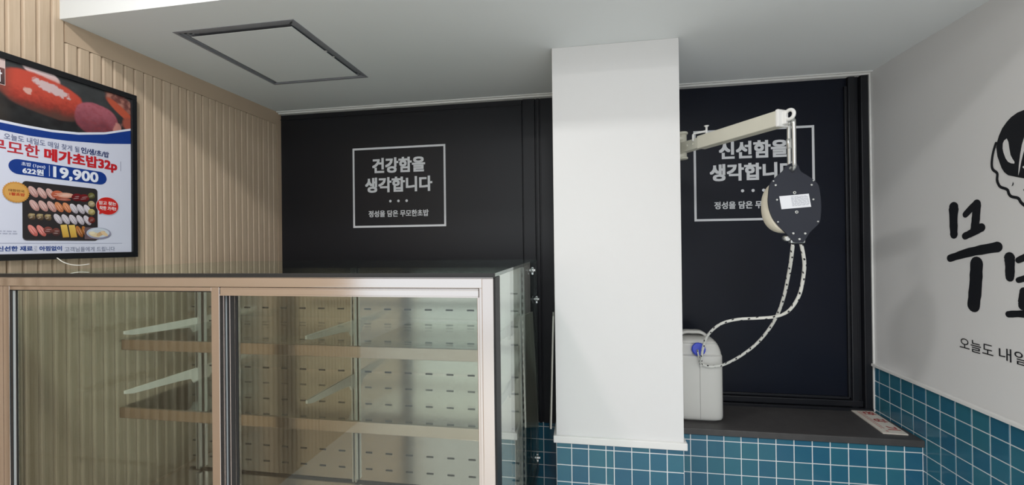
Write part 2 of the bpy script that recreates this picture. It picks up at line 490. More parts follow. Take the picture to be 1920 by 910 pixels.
# column
cx0, cx1 = -0.134, 0.415
bm = bm_new(); box(bm, (cx0, YC, -0.88), (cx1, 2.598, ZC), 0, 0.002); struct('wall_column', bm, 'white')
bm = bm_new()
box(bm, (cx0 + 0.005, YC + 0.005, FL), (cx1 - 0.005, 2.59, -0.879), 1)
rows = sorted([-0.890, -0.920, -0.997, -1.073] + [-1.073 - 0.0765 * k for k in range(1, 7)])
tiles(bm, [cx0, -0.066, 0.009, 0.085, 0.120, 0.196, 0.272, 0.345, cx1], rows, lambda u, v, d: (u, YC + 0.003 - d, v))
tiles(bm, steps(YC, 0.0765, 2.58), rows, lambda u, v, d: (cx0 + 0.003 - d, u, v))
struct('wall_column', bm, ['tile', 'grout'])
bm = bm_new()
box(bm, (cx0 - 0.012, YC - 0.015, -0.893), (cx1 + 0.012, 2.2, -0.862), 0, 0.003)
struct('trim_5', bm, 'trim')

# tiled ledge with its black stone top
LT = -0.903; LF = 2.224
bm = bm_new()
box(bm, (cx1 - 0.03, LF + 0.008, FL), (1.499, 2.598, -0.9355), 1)
tiles(bm, [cx1 + 0.0, 0.423, 0.501, 0.577, 0.654, 0.731, 0.807, 0.885, 0.963, 1.041, 1.117, 1.193, 1.27, 1.347, 1.421, 1.494],
      sorted([-0.9345, -0.962] + [-0.962 - 0.0795 * k for k in range(1, 7)]), lambda u, v, d: (u, LF + 0.006 - d, v))
struct('wall_ledge', bm, ['tile', 'grout'])
bm = bm_new(); box(bm, (cx1 + 0.001, LF - 0.004, -0.9345), (1.4975, 2.60, LT), 0, 0.004); struct('trim_6', bm, 'stone')

# ------------------------------------------------------------------ access panel in the soffit
t = thing('ceiling_access_panel', ((hx0 + hx1) / 2, (hy0 + hy1) / 2, ZC), 'white square access panel with a dark grey gap around it in the ceiling', 'access panel')
bm = bm_new(); g = 0.042
for lo, hi in (((hx0, hy0), (hx1, hy0 + 0.012)), ((hx0, hy1 - 0.012), (hx1, hy1)), ((hx0, hy0 + 0.012), (hx0 + 0.012, hy1 - 0.012)), ((hx1 - 0.012, hy0 + 0.012), (hx1, hy1 - 0.012))):
    box(bm, (lo[0], lo[1], ZC - 0.002), (hi[0], hi[1], ZC + 0.05), 0)
for k, dz in ((0.012, 0.004), (0.024, 0.007), (0.036, 0.010)):
    for lo, hi in (((hx0 + k, hy0 + k), (hx1 - k, hy0 + k + 0.012)), ((hx0 + k, hy1 - k - 0.012), (hx1 - k, hy1 - k)), ((hx0 + k, hy0 + k), (hx0 + k + 0.012, hy1 - k)), ((hx1 - k - 0.012, hy0 + k), (hx1 - k, hy1 - k))):
        box(bm, (lo[0], lo[1], ZC + dz), (hi[0], hi[1], ZC + 0.05), 0)
box(bm, (hx0, hy0, ZC + 0.02), (hx1, hy1, ZC + 0.05), 0)  # backing added to keep light from above out of the gap
part('frame', bm, 'gap', t, 'dark grey stepped frame')
bm = bm_new(); box(bm, (hx0 + 0.034, hy0 + 0.054, ZC + 0.001), (hx1 - 0.045, hy1 - 0.024, ZC + 0.003), 0, 0.0015)
part('panel', bm, 'ceil', t)
bm = bm_new()
for yy in (1.80, 1.86): box(bm, (hx1 - 0.048, yy, ZC + 0.001), (hx1 - 0.036, yy + 0.008, ZC + 0.003))
part('clip', bm, 'trim', t)

# ------------------------------------------------------------------ poster on the ribbed wall
PX = -1.95
py0, py1, pz0, pz1 = 1.085, 1.6225, -0.036, 0.6795
t = thing('wall_poster', (PX, (py0 + py1) / 2, pz0), 'black framed food poster with a price in a blue pill on the ribbed wall', 'poster')
bm = bm_new(); fw = 0.0225
for lo, hi in (((py0, pz0), (py1, pz0 + fw)), ((py0, pz1 - fw), (py1, pz1)), ((py0, pz0 + fw), (py0 + fw, pz1 - fw)), ((py1 - fw, pz0 + fw), (py1, pz1 - fw))):
    box(bm, (-1.978, lo[0], lo[1]), (PX, hi[0], hi[1]), 0, 0.0015)
box(bm, (-1.979, py0 + 0.01, pz0 + 0.01), (PX - 0.012, py1 - 0.01, pz1 - 0.01), 0)
part('frame', bm, 'frame', t)

bm = bm_new(); cl = bm.loops.layers.float_color.new('Col')
pm = lambda u, v, d: (PX - 0.008 + d, u, v)
iy0, iy1, iz0, iz1 = py0 + fw, py1 - fw, pz0 + fw, pz1 - fw
def sm(a, b, x):
    t_ = max(0.0, min(1.0, (x - a) / (b - a))); return t_ * t_ * (3 - 2 * t_)
def mixc(a, b, f): return tuple(a[i] + (b[i] - a[i]) * f for i in range(3))
def R3(r, g, b): return (lin(r), lin(g), lin(b))
def fbm(u, v, s, seed=0.0): return noise.fractal(Vector((u * s, v * s, seed)), 1.0, 2.0, 4)
def curve_top(y):          # lower edge of the food picture
    xs = [1.0, 1.164, 1.235, 1.314, 1.401, 1.497, 1.599, 1.7]; zs = [0.455, 0.446, 0.446, 0.449, 0.461, 0.486, 0.528, 0.575]
    for i in range(7):
        if y <= xs[i + 1]:
            q = (y - xs[i]) / (xs[i + 1] - xs[i]); return zs[i] + (zs[i + 1] - zs[i]) * q
    return zs[-1]
def blob(u, v, cx, cz, rx, rz, rot, p=2.2):
    c_, s_ = math.cos(rot), math.sin(rot); x = (u - cx) * c_ + (v - cz) * s_; z = -(u - cx) * s_ + (v - cz) * c_
    return (abs(x / rx) ** p + abs(z / rz) ** p) ** (1 / p)
def picture(u, v):
    n1 = fbm(u, v, 28); n2 = fbm(u, v, 90, 3.3)
    c = mixc(R3(40, 40, 42), R3(66, 68, 70), sm(0.48, 0.66, v) + 0.35 * n1)
    c = mixc(c, R3(92, 78, 66), 0.5 * sm(1.22, 1.12, u) * sm(0.60, 0.46, v))
    # rice under the roe and a white piece of fish behind it
    d = blob(u, v, 1.285, 0.648, 0.06, 0.026, -0.35); c = mixc(c, mixc(R3(238, 214, 216), R3(226, 160, 150), sm(0.66, 0.62, v)), sm(1.06, 0.9, d))
    # slices at the right edge
    d = blob(u, v, 1.575, 0.615, 0.085, 0.036, -0.55); c = mixc(c, mixc(R3(120, 66, 62), R3(196, 130, 112), sm(-0.3, 0.5, n1)), sm(1.1, 0.85, d))
    d = blob(u, v, 1.565, 0.590, 0.075, 0.017, -0.62); c = mixc(c, R3(206, 84, 50), sm(1.15, 0.8, d))
    d = blob(u, v, 1.595, 0.545, 0.03, 0.03, 0); c = mixc(c, R3(176, 82, 62), sm(1.15, 0.7, d))
    # glossy red slice
    d = blob(u, v, 1.292, 0.568, 0.130, 0.070, -0.16, 2.6) + 0.04 * n1
    red = mixc(R3(146, 40, 30), R3(214, 72, 48), sm(0.50, 0.60, v + 0.02 * n2))
    red = mixc(red, R3(84, 62, 54), 0.9 * sm(0.552, 0.498, v + 0.012 * n1))
    red = mixc(red, R3(96, 66, 56), 0.7 * sm(1.215, 1.165, u))
    hl = blob(u, v, 1.315, 0.603, 0.062, 0.019, -0.25) + 0.35 * n2
    red = mixc(red, R3(222, 192, 194), sm(1.05, 0.75, hl))
    hl = blob(u, v, 1.245, 0.572, 0.013, 0.014, 0.3) + 0.4 * n2
    red = mixc(red, R3(226, 170, 158), sm(1.05, 0.7, hl))
    c = mixc(c, red, sm(1.06, 0.94, d))
    # pink tuna piece in front
    d = blob(u, v, 1.468, 0.527, 0.079, 0.066, -0.12, 2.4) + 0.03 * n1
    tu = mixc(R3(118, 52, 64), R3(186, 96, 112), sm(0.47, 0.585, v + 0.03 * n1))
    tu = mixc(tu, R3(160, 60, 66), 0.4 * sm(0, 0.6, n2))
    c = mixc(c, tu, sm(1.06, 0.95, d))
    d = blob(u, v, 1.545, 0.510, 0.016, 0.034, -0.3) + 0.3 * n2; c = mixc(c, R3(224, 150, 136), 0.8 * sm(1.1, 0.7, d))
    g_ = 0.3 * c[0] + 0.6 * c[1] + 0.1 * c[2]
    return mixc(tuple(k * 0.88 for k in c), (g_, g_, g_), 0.10)
NU, NV = 250, 110
grid = []
for j in range(NV + 1):
    row = []
    for i in range(NU + 1):
        u = iy0 + (iy1 - iy0) * i / NU
        z0 = curve_top(u); v = z0 + (iz1 - z0) * j / NV
        row.append((bm.verts.new(pm(u, v, 0.0)), picture(u, v) + (1,)))
    grid.append(row)
for j in range(NV):
    for i in range(NU):
        q = (grid[j][i], grid[j][i + 1], grid[j + 1][i + 1], grid[j + 1][i])
        f = bm.faces.new([a[0] for a in q])
        for lp, a in zip(f.loops, q): lp[cl] = a[1]
def c4(r, g, b): return (lin(r), lin(g), lin(b), 1)
WH, BL, RD, GR, DK = c4(216, 219, 236), c4(22, 58, 138), c4(196, 34, 44), c4(104, 112, 146), c4(34, 50, 104)
# paper, blue swoosh with its white edge
us = [iy0 + (iy1 - iy0) * k / 40 for k in range(41)]
def low(y):
    xs = [1.0, 1.164, 1.25, 1.364, 1.497, 1.599, 1.7]; zs = [0.418, 0.411, 0.410, 0.419, 0.438, 0.460, 0.485]
    for i in range(6):
        if y <= xs[i + 1]:
            q = (y - xs[i]) / (xs[i + 1] - xs[i]); return zs[i] + (zs[i + 1] - zs[i]) * q
    return zs[-1]
for a, b in zip(us, us[1:]):
    flat(bm, [(a, iz0), (b, iz0), (b, low(b)), (a, low(a))], pm, 0.0, 0, WH)
    flat(bm, [(a, low(a)), (b, low(b)), (b, curve_top(b) - 0.009), (a, curve_top(a) - 0.009)], pm, 0.0, 0, BL)
    flat(bm, [(a, curve_top(a) - 0.009), (b, curve_top(b) - 0.009), (b, curve_top(b)), (a, curve_top(a))], pm, 0.0, 0, c4(225, 228, 240))
# small boxed mark at the left edge of the picture
flat(bm, [(1.11, 0.567), (1.183, 0.567), (1.183, 0.657), (1.11, 0.657)], pm, 0.0004, 0, c4(214, 190, 186))
flat(bm, [(1.11, 0.569), (1.1815, 0.569), (1.1815, 0.625), (1.11, 0.625)], pm, 0.0006, 0, [c4(70, 52, 52), c4(58, 50, 52), c4(110, 74, 72), c4(110, 74, 72)])
write(bm, '초밥', lambda u, v, d: pm(u, v, d), 1.122, 1.174, 0.576, 0.617, 0.03, 0, c4(238, 238, 244), 0.0008)
# headlines
write(bm, '오늘도 내일도 매일 찾게 될', pm, 1.178, 1.403, 0.382, 0.404, 0.008, 0, GR, 0.0006)
write(bm, '인/생/초/밥', pm, 1.409, 1.511, 0.381, 0.406, 0.03, 0, DK, 0.0006)
write(bm, '무모한', pm, 1.140, 1.277, 0.334, 0.380, 0.018, 0, c4(186, 44, 58), 0.0006)
write(bm, '메가초밥32p', pm, 1.290, 1.543, 0.322, 0.378, 0.045, 0, RD, 0.0006)
flat(bm, [(1.5565, 0.334), (1.558, 0.334), (1.558, 0.375), (1.5565, 0.375)], pm, 0.0006, 0, c4(110, 110, 140))
# price pill
pill = [(1.217 + 0.0275 * math.cos(a), 0.2935 + 0.0265 * math.sin(a)) for a in [math.pi / 2 + math.pi * k / 14 for k in range(15)]] + \
       [(1.474 + 0.0275 * math.cos(a), 0.2920 + 0.0265 * math.sin(a)) for a in [-math.pi / 2 + math.pi * k / 14 for k in range(15)]]
flat(bm, pill, pm, 0.0006, 0, BL)
write(bm, '초밥 (1pcs)', pm, 1.224, 1.293, 0.297, 0.313, 0.022, 0, c4(206, 214, 238), 0.0010)
write(bm, '622원', pm, 1.227, 1.288, 0.272, 0.2945, 0.035, 0, c4(230, 234, 246), 0.0010)
flat(bm, [(1.3045, 0.273), (1.3062, 0.273), (1.3062, 0.314), (1.3045, 0.314)], pm, 0.0010, 0, c4(216, 222, 240))
write(bm, '19,900', pm, 1.317, 1.470, 0.266, 0.3135, 0.032, 0, c4(232, 236, 248), 0.0010)
# sushi tray
tx0, tx1, tz0, tz1 = 1.227, 1.466, 0.036, 0.246
def rr(x0, x1, z0, z1, r, n=6):
    o = []
    for cx, cz, a in ((x1 - r, z1 - r, 0), (x0 + r, z1 - r, 90), (x0 + r, z0 + r, 180), (x1 - r, z0 + r, 270)):
        o += [(cx + r * math.cos(math.radians(a + 90 * k / n)), cz + r * math.sin(math.radians(a + 90 * k / n))) for k in range(n + 1)]
    return o
flat(bm, rr(tx0 - 0.001, tx1 + 0.001, tz0 - 0.003, tz1, 0.013), pm, 0.0005, 0, c4(120, 120, 128))
flat(bm, rr(tx0, tx1, tz0, tz1, 0.012), pm, 0.0007, 0, c4(46, 42, 44))
_k = [0]
def sushi(cx, cz, rx, rz, rot, c_hi, c_lo):
    d = 0.0010 + 1.2e-5 * _k[0]; _k[0] += 1
    pts = ring_pts(cx, cz, rx, rz, 18, rot)
    cc = []
    for (a, b) in pts:
        f_ = 0.5 + 0.5 * max(-1, min(1, (b - cz) / rx)) + random.uniform(-0.12, 0.12)
        cc.append(mixc(R3(*c_lo), R3(*c_hi), max(0, min(1, f_))) + (1,))
    flat(bm, pts, pm, d, 0, cc)
    # a thin highlight grain across the piece
    for q in range(2):
        s_ = (q - 0.5) * 0.5
        flat(bm, ring_pts(cx + s_ * rx * 0.5, cz + s_ * rz, rx * 0.6, rz * 0.10, 8, rot), pm, d + 5e-6, 0, mixc(R3(*c_hi), R3(255, 255, 255), 0.25) + (1,))
PK = ((216, 178, 172), (170, 120, 112)); WT = ((222, 214, 222), (160, 150, 160)); OR = ((226, 150, 104), (170, 92, 56))
SH = ((232, 196, 176), (190, 90, 60)); MA = ((120, 26, 32), (86, 16, 22)); SA = ((228, 140, 132), (176, 84, 76))
YE = ((222, 184, 88), (186, 142, 56)); BR = ((188, 120, 58), (132, 74, 34)); DKK = ((150, 126, 92), (70, 54, 40)); GN = ((120, 116, 62), (60, 58, 36))
rot = -1.05
r1z, r2z, r3z, r4z = 0.208, 0.161, 0.116, 0.070
for k in range(3): sushi(1.257 + 0.026 * k, r1z + 0.002 * (k == 0), 0.022, 0.011, rot, *PK)
sushi(1.330, r1z, 0.020, 0.015, 0.1, (206, 112, 80), (150, 66, 48)); sushi(1.356, r1z, 0.028, 0.010, 0.05, *SH); sushi(1.349, r1z - 0.016, 0.024, 0.006, 0.0, (186, 96, 70), (120, 60, 50))
for k in range(2): sushi(1.394 + 0.024 * k, r1z - 0.004, 0.019, 0.015, 0.2, *MA)
for k in range(3): sushi(1.260 + 0.026 * k, r2z, 0.022, 0.011, rot, *PK)
for k in range(2): sushi(1.335 + 0.025 * k, r2z, 0.021, 0.011, rot, *OR)
for k in range(3): sushi(1.383 + 0.0235 * k, r2z - 0.002, 0.021, 0.0105, rot, *WT)
for k in range(3): sushi(1.252 + 0.024 * k, r3z + 0.004, 0.010, 0.013, 0.5, *DKK); sushi(1.252 + 0.024 * k, r3z + 0.011, 0.010, 0.004, 0.2, (196, 176, 128), (120, 100, 60))
for k in range(5): sushi(1.331 + 0.0245 * k, r3z, 0.021, 0.0105, rot, *WT)
for k in range(2): sushi(1.255 + 0.025 * k, r4z, 0.023, 0.010, rot, *SA)
sushi(1.300, r4z + 0.002, 0.014, 0.014, 0, (140, 74, 66), (70, 44, 44)); sushi(1.325, r4z - 0.004, 0.013, 0.016, 0, (120, 66, 58), (60, 40, 42))
for k in range(2):
    d = 0.0012 + 1.2e-5 * _k[0]; _k[0] += 1; x = 1.352 + 0.026 * k
    flat(bm, [(x - 0.014, r4z + 0.024), (x + 0.007, r4z + 0.026), (x + 0.015, r4z - 0.022), (x - 0.006, r4z - 0.024)], pm, d, 0, [c4(226, 190, 96), c4(230, 196, 104), c4(200, 156, 66), c4(196, 150, 62)])
for k in range(2): sushi(1.401 + 0.021 * k, r4z, 0.024, 0.0095, -1.15, *BR)
for zz, cc in ((0.215, GN), (0.182, ((198, 180, 140), (110, 96, 66))), (0.150, ((206, 190, 120), (120, 104, 60))), (0.118, ((132, 52, 40), (90, 32, 28)))): sushi(1.444, zz, 0.0125, 0.013, 0.2, *cc)
# gold seal with a toothed rim, red speech bubble, oval dish
seal = []
for k in range(60):
    r_ = 1.0 if k % 2 else 0.93
    a = 2 * math.pi * k / 60; seal.append((1.2085 + 0.0375 * r_ * math.cos(a), 0.2025 + 0.0375 * r_ * math.sin(a)))
flat(bm, seal, pm, 0.0026, 0, c4(204, 146, 70))
flat(bm, ring_pts(1.2085, 0.2025, 0.031, 0.031, 32), pm, 0.0028, 0, c4(214, 162, 88))
write(bm, '대한민국', pm, 1.188, 1.231, 0.2035, 0.2125, 0.02, 0, c4(120, 74, 40), 0.0030)
write(bm, '1황초밥', pm, 1.190, 1.232, 0.1900, 0.2010, 0.04, 0, c4(190, 70, 40), 0.0030)
flat(bm, ring_pts(1.503, 0.1795, 0.0435, 0.0375, 36), pm, 0.0022, 0, c4(226, 214, 226))
flat(bm, ring_pts(1.503, 0.1795, 0.0420, 0.0360, 36), pm, 0.0024, 0, c4(206, 40, 36))
flat(bm, [(1.473, 0.158), (1.487, 0.150), (1.470, 0.143)], pm, 0.0025, 0, c4(206, 40, 36))
write(bm, '믿고 찾는', pm, 1.470, 1.536, 0.183, 0.199, 0.03, 0, c4(240, 226, 226), 0.0027)
write(bm, '착한 가격!!', pm, 1.472, 1.536, 0.161, 0.178, 0.03, 0, c4(240, 226, 226), 0.0027)
flat(bm, rr(1.418, 1.470, 0.040, 0.088, 0.004), pm, 0.0024, 0, c4(104, 86, 92))
flat(bm, ring_pts(1.470, 0.0655, 0.0455, 0.0235, 36), pm, 0.0026, 0, [mixc(R3(134, 128, 156), R3(190, 200, 216), 0.5 + 0.5 * math.cos(2 * math.pi * k / 36 - 2.2)) + (1,) for k in range(36)])
flat(bm, ring_pts(1.470, 0.0665, 0.0385, 0.0185, 36), pm, 0.0028, 0, c4(206, 214, 224))
for cx, cz, rx, ry, rt, cc in ((1.452, 0.060, 0.022, 0.010, -0.3, (222, 204, 168)), (1.476, 0.064, 0.018, 0.008, 0.5, (206, 170, 128)), (1.489, 0.064, 0.016, 0.007, -0.6, (228, 200, 160)), (1.462, 0.074, 0.016, 0.006, 0.1, (196, 204, 214)), (1.445, 0.066, 0.010, 0.006, 0.1, (232, 220, 190))):
    flat(bm, ring_pts(cx, cz, rx, ry, 16, rt), pm, 0.0030 + 1e-5 * _k[0], 0, c4(*cc)); _k[0] += 1
# closing line and small print
flat(bm, [(1.135, 0.0238), (1.561, 0.0232), (1.561, 0.0246), (1.135, 0.0252)], pm, 0.0006, 0, c4(150, 154, 180))
write(bm, '신선한 재료', pm, 1.159, 1.255, -0.0035, 0.0145, 0.035, 0, c4(40, 70, 140), 0.0006)
write(bm, '로', pm, 1.257, 1.269, -0.0035, 0.0135, 0.0, 0, c4(170, 174, 196), 0.0006)
write(bm, '아낌없이', pm, 1.274, 1.343, -0.0040, 0.0140, 0.035, 0, c4(40, 70, 140), 0.0006)
write(bm, '고객님들에게 드립니다', pm, 1.352, 1.531, -0.0085, 0.0105, 0.004, 0, c4(128, 134, 160), 0.0006)
for zz in (0.0655, 0.0575):
    uu = 1.118
    while uu < 1.212:
        wl = random.choice((0.006, 0.009, 0.013)); 
        flat(bm, [(uu, zz - 0.0018), (uu + wl, zz - 0.0018), (uu + wl, zz + 0.0018), (uu, zz + 0.0018)], pm, 0.0006, 0, c4(170, 174, 196)); uu += wl + 0.0035
part('print', bm, 'print', t, 'food picture, red headline and blue price pill')

# loose cable under the poster
bm = bm_new(); tube(bm, catmull([(-1.965, 1.325, -0.026), (-1.945, 1.323, -0.034), (-1.935, 1.330, -0.046), (-1.925, 1.348, -0.057), (-1.918, 1.372, -0.061), (-1.915, 1.404, -0.058)], 8), 0.0017, 10)
tag(place('cable', bm, 'cable'), 'short white cable end poking out below the framed poster', 'cable')

# ------------------------------------------------------------------ lettering on the black wall
def lettering(name, label, first, dx, l1, y):
    t = thing(name, (-1.154 + dx, y, 0.119), label, 'lettering')
    mp = lambda u, v, d: (u + dx, y - d, v)
    bm = bm_new(); bw = 0.0125
    x0, x1, z0, z1 = -1.466, -0.843, 0.118, 0.630
    for q in ([(x0, z0), (x1, z0), (x1, z0 + bw), (x0, z0 + bw)], [(x0, z1 - bw), (x1, z1 - bw), (x1, z1), (x0, z1)], [(x0, z0 + bw), (x0 + bw, z0 + bw), (x0 + bw, z1 - bw), (x0, z1 - bw)], [(x1 - bw, z0 + bw), (x1, z0 + bw), (x1, z1 - bw), (x1 - bw, z1 - bw)]):
        flat(bm, q, mp, 0.0008)
    part('border', bm, 'vinyl', t)
    bm = bm_new(); write(bm, first, mp, l1[0], l1[1], 0.464, 0.562, 0.040, d=0.0006); write(bm, '생각합니다', mp, -1.381, -0.930, 0.341, 0.438, 0.040, d=0.0006); part('headline', bm, 'vinyl', t)
    for xx in (-1.210, -1.1555, -1.101):
        bm = bm_new(); flat(bm, ring_pts(xx, 0.284, 0.0085, 0.0085, 20), mp, 0.0008); part('dot', bm, 'vinyl', t)
    bm = bm_new(); write(bm, '정성을 담은 무모한초밥', mp, -1.359, -0.956, 0.184, 0.2265, 0.028, d=0.0006); part('tagline', bm, 'vinyl', t)
FLAT |= {'border', 'headline', 'dot', 'tagline', 'letter'}
lettering('wall_lettering', 'framed white lettering on the black wall left of the column, above the display case', '건강함을', 0.0, (-1.331, -0.976), 2.587)
lettering('wall_lettering', 'framed white lettering on the dark window behind the hanging reel', '신선함을', 2.085, (-1.331, -0.974), 2.591)

# ------------------------------------------------------------------ brush lettering and logo on the right wall
wm = lambda u, v, d: (XR - 0.0008 - d, u, v)
t = thing('wall_lettering', (XR - 0.001, 1.88, -0.45), 'black brush lettering on the white right wall under the round logo', 'lettering')
bm = bm_new()
def brush(pts, r0, r1=None, jit=0.07):
    P = catmull([(a, b, 0) for a, b in pts], 5)
    flat(bm, stroke_pts([(p.x, p.y) for p in P], r0, r1, 8, jit), wm, 0.0004 + random.uniform(0, 2e-4))
brush([(2.051, 0.130), (2.053, 0.08), (2.052, 0.020)], 0.0235, 0.018)
brush([(1.996, 0.098), (1.970, 0.120), (1.946, 0.138)], 0.013, 0.014, 0.03)
brush([(1.945, 0.135), (1.949, 0.09), (1.956, 0.036)], 0.018, 0.019)
brush([(2.000, 0.012), (1.960, 0.028), (1.926, 0.044)], 0.014, 0.016, 0.05)
brush([(2.074, -0.079), (1.98, -0.052), (1.862, -0.030)], 0.015, 0.019)
brush([(1.950, -0.095), (1.956, -0.18), (1.966, -0.258)], 0.027, 0.028)
brush([(1.818, -0.068), (1.817, -0.10), (1.818, -0.138)], 0.020, 0.016)
brush([(1.786, -0.076), (1.765, -0.066), (1.738, -0.056)], 0.011, 0.013, 0.03)
brush([(1.738, -0.058), (1.740, -0.10), (1.744, -0.132)], 0.014, 0.015)
brush([(1.787, -0.146), (1.765, -0.138), (1.742, -0.130)], 0.010, 0.012, 0.04)
brush([(1.768, -0.185), (1.771, -0.21), (1.772, -0.232)], 0.016, 0.018)
brush([(1.826, -0.272), (1.78, -0.263), (1.70, -0.258)], 0.011, 0.014)
part('headline', bm, 'blackvinyl', t)
wr = lambda u, v, d: wm(-u, v, d)          # text runs towards the camera on this wall
for word, u0, u1 in (('오늘도', -2.032, -1.886), ('내일', -1.864, -1.757)):
    bm = bm_new(); write(bm, word, wr, u0, u1, -0.443, -0.396, 0.004, d=0.0006); part('tagline', bm, 'blackvinyl', t)

t = thing('wall_logo', (XR - 0.001, 1.75, 0.11), 'black rounded food logo with white highlights high on the right wall', 'logo')
bm = bm_new()
half = [(1.753, 0.443), (1.781, 0.440), (1.803, 0.431), (1.819, 0.419), (1.837, 0.400), (1.850, 0.376), (1.857, 0.356), (1.861, 0.335), (1.857, 0.302), (1.842, 0.257), (1.832, 0.240), (1.818, 0.227), (1.785, 0.215), (1.757, 0.206)]
mir = [(2 * 1.735 - a, b) for a, b in reversed(half)]
flat(bm, half + [(1.735, 0.203)] + mir + [(1.735, 0.445)], wm, 0.0006)
part('cap', bm, 'blackvinyl', t)
bm = bm_new()
hl = [(1.820, 0.359), (1.830, 0.354), (1.835, 0.344), (1.836, 0.327), (1.833, 0.311), (1.826, 0.290), (1.817, 0.275), (1.805, 0.267), (1.794, 0.264), (1.793, 0.270), (1.800, 0.282), (1.807, 0.297), (1.811, 0.320), (1.814, 0.345)]
flat(bm, hl, wm, 0.0010)
flat(bm, [(1.750, 0.372), (1.757, 0.352), (1.766, 0.325), (1.772, 0.296), (1.778, 0.255), (1.781, 0.219), (1.776, 0.235), (1.769, 0.268), (1.760, 0.300), (1.750, 0.325)], wm, 0.0010)
flat(bm, ring_pts(1.750, 0.243, 0.016, 0.006, 16, 0.3), wm, 0.0010)
part('highlight', bm, 'white', t)
bm = bm_new()
rice = [(1.862, 0.352), (1.872, 0.325), (1.878, 0.298), (1.880, 0.273), (1.875, 0.256), (1.859, 0.240), (1.860, 0.217), (1.855, 0.200), (1.846, 0.188), (1.822, 0.176), (1.816, 0.160), (1.806, 0.149), (1.783, 0.141), (1.772, 0.124), (1.755, 0.110), (1.735, 0.106)]
P = catmull([(a, b, 0) for a, b in rice], 4)
flat(bm, stroke_pts([(p.x, p.y) for p in P], 0.0048, 0.0052), wm, 0.0006)
flat(bm, [(1.8005, 0.201), (1.798, 0.194), (1.800, 0.188), (1.806, 0.186), (1.803, 0.191)], wm, 0.0006)
flat(bm, [(1.757, 0.176), (1.765, 0.168), (1.758, 0.160), (1.748, 0.166)], wm, 0.0006)
part('outline', bm, 'blackvinyl', t)
FLAT |= {'cap', 'highlight', 'outline'}

# ------------------------------------------------------------------ display case
DX0, DX1, DY0, DY1, DT = -1.90, -0.228, 1.085, 2.10, -0.083
case = thing('display_case', ((DX0 + DX1) / 2, (DY0 + DY1) / 2, FL), 'steel and glass display case with sliding doors and empty glass shelves', 'display case')
bm = bm_new(); box(bm, (DX0, DY0 + 0.012, DT), (DX1, DY1, DT + 0.009)); part('top_glass', bm, 'topglass', case, 'dark reflective glass top')
bm = bm_new(); box(bm, (DX0, DY0, DT - 0.002), (DX1 + 0.001, DY0 + 0.0115, DT + 0.0092), 0, 0.001); part('edge_strip', bm, 'rubber', case, 'black strip along the front edge of the top')
bm = bm_new(); box(bm, (DX1 - 0.008, DY0 + 0.075, -1.03), (DX1, DY1, DT - 0.0005)); part('side_glass', bm, 'glass', case)
bm = bm_new(); box(bm, (DX0, DY0 + 0.05, -1.03), (DX0 + 0.008, DY1, DT - 0.0005)); part('side_glass', bm, 'glass', case)
bm = bm_new(); box(bm, (DX1 - 0.006, DY0 + 0.012, -1.04), (DX1 + 0.0005, DY0 + 0.0745, DT - 0.002), 0, 0.001); part('corner_strip', bm, 'rubber', case, 'black strip down the front corner')
bm = bm_new(); box(bm, (DX0 + 0.01, 2.075, -1.03), (DX1 - 0.009, 2.083, DT - 0.001)); part('rear_glass', bm, 'glass', case)
bm = bm_new(); box(bm, (DX0 + 0.02, 1.80, -1.03), (DX1 - 0.03, 1.815, DT - 0.03)); part('rear_liner', bm, 'rubber', case, 'black liner behind the slotted panel')
# outer front frame
bm = bm_new()
box(bm, (DX0, DY0 + 0.002, -0.1125), (DX1 - 0.004, DY0 + 0.05, -0.0865), 0, 0.002)
box(bm, (DX0, DY0 + 0.006, -0.0868), (DX1 - 0.004, DY0 + 0.05, -0.0850), 0)
part('top_rail', bm, 'steel_h', case)
bm = bm_new()
box(bm, (-0.2615, DY0 + 0.001, -1.04), (-0.2305, DY0 + 0.05, -0.0866), 0, 0.002)
box(bm, (-0.2705, DY0 + 0.010, -1.04), (-0.2620, DY0 + 0.05, -0.1126), 0, 0.001)
part('corner_post', bm, 'steel_v', case)
bm = bm_new(); box(bm, (DX0, DY0 + 0.010, -1.04), (-1.829, DY0 + 0.05, -0.1126), 0, 0.002); part('corner_post', bm, 'steel_v', case)
bm = bm_new(); box(bm, (DX0, DY0 + 0.002, -1.10), (DX1, DY1, -1.04), 0, 0.003); part('bottom_rail', bm, 'steel_h', case)
bm = bm_new(); box(bm, (DX0 + 0.01, DY0 + 0.02, -1.50), (DX1 - 0.01, DY1 - 0.01, -1.10), 0, 0.004)
for k in range(9): box(bm, (-1.5, DY0 + 0.016, -1.42 + 0.03 * k), (-0.6, DY0 + 0.02, -1.405 + 0.03 * k), 0)
part('base', bm, 'steel_h', case)
for xx in (DX0 + 0.1, DX1 - 0.1):
    for yy in (DY0 + 0.1, DY1 - 0.1):
        bm = bm_new(); cyl(bm, (xx, yy, FL), (0, 0, 1), 0.02, 0.052, bev=0.003); part('foot', bm, 'rubber', case)

